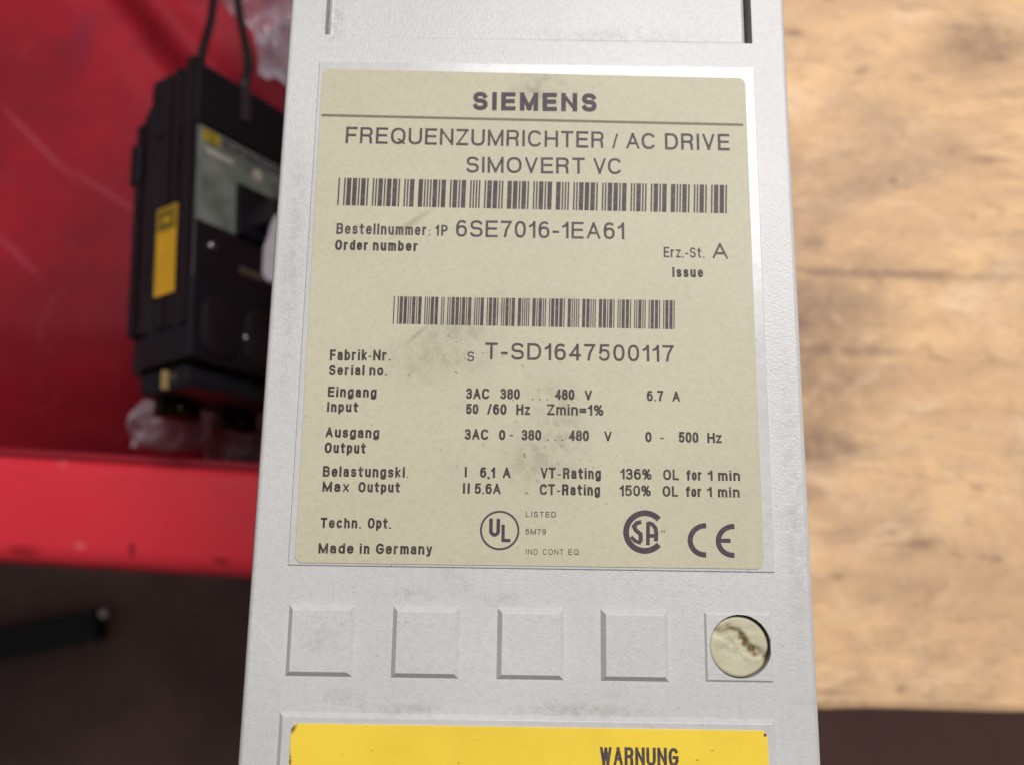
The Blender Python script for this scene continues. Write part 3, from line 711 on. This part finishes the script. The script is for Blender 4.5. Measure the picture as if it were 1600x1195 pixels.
# raised front cover frame strips and terminal end covers
m = MB(); m.box(0, WB+.5, -28, 1.5, -30, 0); o = m.build('terminal_cover', M_BLACK2, brk); bv = o.modifiers.new('bevel', 'BEVEL'); bv.width = .001; bv.segments = 2
m = MB(); m.box(0, WB+.5, -132.5, -98, -30, 0); o = m.build('terminal_cover', M_BLACK2, brk); bv = o.modifiers.new('bevel', 'BEVEL'); bv.width = .001; bv.segments = 2
# side ribs at the top, stepping down
for y1, z0, z1 in ((3.5, -6, -1.5), (.5, -13, -9.5), (-4, -19, -15), (-13, -30, -26), (-19, -37, -33)):
    m = MB(); m.box(-1.6, 3, -118, y1, z0, z1); m.build('rib', M_BLACK, brk)
m = MB(); m.rbox(-2.6, 2, -48, -28, -39, -33, r=1.4, c=.5); m.build('side_lug', M_BLACK2, brk)
# face label
nl = N('greygreen_label')
c = nl.mix(nl.ramp(nl.noise(70, 4, .6), .35, .7), (0.26, 0.275, 0.235), (0.13, 0.15, 0.13))
c = nl.mix(nl.ramp(nl.noise(260, 4, .7), .58, .68, 0, .6), c, (.26,.27,.28))
nl.set(c, .4)
m = MB(); m.box(1.6, 22.8, -72.5, -28.8, -1.0, -.6); m.box(22.8, WB-2, -47.5, -28.8, -1.0, -.6); fl = m.build('face_label', nl.m, brk)
M_YEL = simple('yellow_film', (.60,.42,.02), .45); M_YEL2 = simple('side_sticker_film', (.80,.43,.025), .45, .1, 60)
m = MB(); m.box(3.8, 13.0, -35.2, -29.6, -.55, -.4); ys_ = m.build('logo_square', M_YEL, fl)
m = MB(.001)
for pts in ([(5.0,-34.6),(5.0,-30.4),(11.8,-30.4),(11.8,-34.6),(5.0,-34.6)], [(7.4,-33.8),(7.4,-31.2),(9.2,-31.2),(9.7,-32.4),(9.2,-33.8),(7.4,-33.8)]): stroke(m, pts, .55, -.38)
m.build('logo_mark', simple('logo_ink', (.03,.025,.005), .5), fl)
m = MB(); m.box(14.5, WB-4, -33.6, -30.4, -.55, -.42); m.build('title_strip', simple('title_strip_black', (.02,.018,.022), .4), fl)
m = MB(); random.seed(4); x = 16.0
while x < WB-6:
    w_ = random.uniform(1.0, 2.4); m.box(x, x+w_, -32.6, -31.4, -.4, -.36); x += w_ + random.choice((.6, .6, 1.6))
mp = simple('pale_print', (.36,.28,.33), .5); m.build('title_print', mp, fl)
mw = simple('cream_film', (.62,.55,.45), .5)
m = MB(); m.box(6.0, 20.5, -40.2, -37.8, -.55, -.42); m.build('rating_strip', mw, fl)
m = MB(); m.cyl((35.2, -38.8), 3.0, -.55, -.42, 20); m.build('round_sticker', mw, fl)
# toggle recess frame and handle
m = MB(); m.box(23.5, 56, -72, -48, -1.1, 1.2); m.build('toggle_surround', M_BLACK2, brk)
m = MB(); m.rbox(33, 47, -66, -54, 1.2, 13, r=2, c=1.2); m.build('toggle_handle', M_BLACK, brk, smooth=35)
M_SCR = simple('screw_metal', (.40,.37,.38), .3, Metallic=1.0)
for x, y, r in ((11, -82, 2.0), (28.5, -53, 1.3), (27.4, -67.6, 1.8), (31, -118, 2.4), (9, -113, 2.4)):
    m = MB(); m.cyl((x, y), r, -1.2, .25, 16, .3); sc_ = m.build('screw', M_SCR, brk, smooth=30)
    m = MB(); m.box(x-r*.75, x+r*.75, y-.22, y+.22, .25, .30); m.build('slot', M_BLACK2, sc_)
m = MB(); m.box(26, 39, -89.5, -86.0, -1.0, -.5); m.build('faded_marking', simple('brown_print', (.12,.075,.06), .5), brk)
# sunken terminal wells along the lower cover
for x in (6, 29, 52, 75):
    m = MB(); m.rbox(x, x+17, -130, -104, -.5, 2.4, r=5, c=1.6); m.build('terminal_hood', M_BLACK, brk, smooth=35)
# brass lugs at the lower end
M_BR = simple('tarnished_brass', (.075,.055,.03), .38, .5, 300, Metallic=1.0)
for x in (8, 40, 72):
    m = MB(); m.box(x, x+20, -151, -139, -30, -25); lg = m.build('terminal_lug', M_BR, brk)
    m = MB(); m.cyl((x+10, -147), 3.2, -24.9, -22.5, 18, .5); m.build('lug_screw', M_BR, lg, smooth=30)
m = MB(); m.rbox(4, 62, -143, -131.2, -34, -6, r=3, c=3); m.build('end_cover', M_BLACK2, brk, smooth=35)
m = MB(); m.box(24.2, 28.8, -16, 1.8, -.5, 1.2); m.build('cable_channel', simple('brown_sleeve', (.05,.035,.04), .5), brk)
m = MB(); m.box(.6, 3.0, -143, -135.5, -17, -15.2); m.build('clip', simple('brass_clip', (.85,.62,.25), .3, Metallic=.6), brk)
# side sticker
m = MB(); m.box(-1.85, -1.7, -104, -64.6, -20.6, -8.2); st = m.build('side_sticker', M_YEL2, brk)
m = MB(); m.box(-2.0, -1.87, -75.5, -65.2, -20.0, -8.8); m.build('sticker_panel', simple('olive_print', (.30,.20,.02), .5), st)
m = MB()
m.box(-2.12, -2.02, -73.6, -72.4, -18.5, -10.2); m.box(-2.12, -2.02, -69.2, -68.0, -18.5, -10.2)
m.build('sticker_print', simple('dark_olive_ink', (.09,.06,.01), .5), st)
m = MB(); m.box(-2.16, -2.04, -72.0, -69.6, -16.0, -12.5); m.build('sticker_print', M_YEL2, st)

# ------------------------------------------------------------------ cables
M_CBL = simple('black_cable', (.010,.010,.014), .4); M_CBL2 = simple('dark_green_cable', (.007,.014,.011), .45)
def curve_pts(ps, n=10):
    out = []
    P = [ps[0]] + ps + [ps[-1]]
    for i in range(1, len(P)-2):
        for k in range(n):
            t = k/n; p0, p1, p2, p3 = P[i-1], P[i], P[i+1], P[i+2]
            out.append(.5*((2*p1)+(p2-p0)*t+(2*p0-5*p1+4*p2-p3)*t*t+(3*p1-p0-3*p2+p3)*t**3))
    out.append(ps[-1]); return out
m = MB(1.0); m.tube(curve_pts([at(345,-90,-.01), at(336,-20,.0), at(330,30,.02), at(318,75,.035), at(313,99,.04)]), .0020)
o = m.build('cable', M_CBL); tag(o, 'thin black cable rising from the top corner of the circuit breaker', 'cable')
m = MB(1.0); m.tube(curve_pts([at(366,-60,-.03), at(374,20,-.02), at(384,70,-.005), at(388,105,0), at(382,133,.004), at(380,185,.002)]), .0022)  # cable whose upper run also stands in for a dark shadow by the wrap
o = m.build('cable', M_CBL2); tag(o, 'dark green cable entering the breaker beside the grey drive unit', 'cable')

# ------------------------------------------------------------------ white tag behind the drive
t0 = at(424, 398, .045)
wt = MB(1.0); P = [at(414,392,.045), at(412,432,.045), at(417,443,.045), at(450,452,.045), at(455,330,.045), at(431,342,.045), at(424,360,.045), at(419,380,.045)]
wt.loft([[tuple(p) for p in P], [tuple(p+Vector((0,0,.004))) for p in P]])
o = wt.build('plastic_tag', simple('white_tag_plastic', (.62,.56,.62), .35), off=(0,0,0)); tag(o, 'white plastic tag hanging over the breaker beside the drive unit edge', 'tag')
bv = o.modifiers.new('bevel', 'BEVEL'); bv.width = .0012; bv.segments = 2

# ------------------------------------------------------------------ crumpled clear plastic wrap
def m_film():
    n = N('clear_film'); g = n.p
    n.set(n.mix(n.ramp(n.noise(60, 3), .3, .7), (.70, .62, .70), (.42, .36, .42)), .10, Specular_IOR_Level=.8)
    tr = n.n('ShaderNodeBsdfTransparent'); mx = n.n('ShaderNodeMixShader')
    lw = n.n('ShaderNodeLayerWeight'); lw.inputs[0].default_value = .35
    n.put(mx.inputs[0], n.ramp(n.math('ADD', lw.outputs['Facing'], n.math('MULTIPLY', n.noise(45, 4), .35)), 0.1, .8, .45, .95))
    n.t.links.new(tr.outputs[0], mx.inputs[1]); n.t.links.new(g.outputs[0], mx.inputs[2]); n.t.links.new(mx.outputs[0], n.out.inputs[0])
    n.bump(n.noise(120, 3), .0015)
    return n.m
M_FILM = m_film()
def crumple(name, quad, amp, seed, label, n=70, dens=(26, 55)):
    A, B, C_, D = quad; vs = []
    for i in range(n+1):
        for j in range(n+1):
            u, v = i/n, j/n
            p = A.lerp(B, u).lerp(D.lerp(C_, u), v)
            q = Vector((p.x, p.y, seed))
            r1 = 1-abs(noise.noise(q*dens[0]))*2.2; r2 = 1-abs(noise.noise(q*dens[1]+Vector((5,1,2))))*2.2
            ed = 1 + .35*noise.noise(Vector((u*6, v*6, seed)))
            p = p + Vector((noise.noise(q*20+Vector((9,0,0)))*amp*.9, noise.noise(q*20+Vector((0,9,0)))*amp*.9, (r1*amp*1.1 + r2*amp*.5)*ed))
            vs.append(tuple(p))
    fs = [(i*(n+1)+j, (i+1)*(n+1)+j, (i+1)*(n+1)+j+1, i*(n+1)+j+1) for i in range(n) for j in range(n)]
    m = MB(1.0); m.add(vs, fs); o = m.build(name, M_FILM, smooth=35)
    tag(o, label, 'plastic wrap'); return o
crumple('plastic_wrap', [at(232,690,-.055), at(335,705,-.06), at(360,590,-.05), at(245,590,-.045)], .012, 2.0, 'crumpled clear plastic wrap under the lower end of the circuit breaker')
crumple('plastic_wrap', [at(330,735,-.085), at(500,740,-.08), at(500,560,-.065), at(340,600,-.07)], .010, 5.0, 'dull flattened plastic wrap between the breaker and the drive unit, above the red lip')
crumple('plastic_wrap', [at(405,142,-.02), at(540,185,-.02), at(560,-120,-.05), at(345,-60,-.05)], .012, 9.0, 'crumpled clear plastic wrap above the circuit breaker, beside the drive unit top')
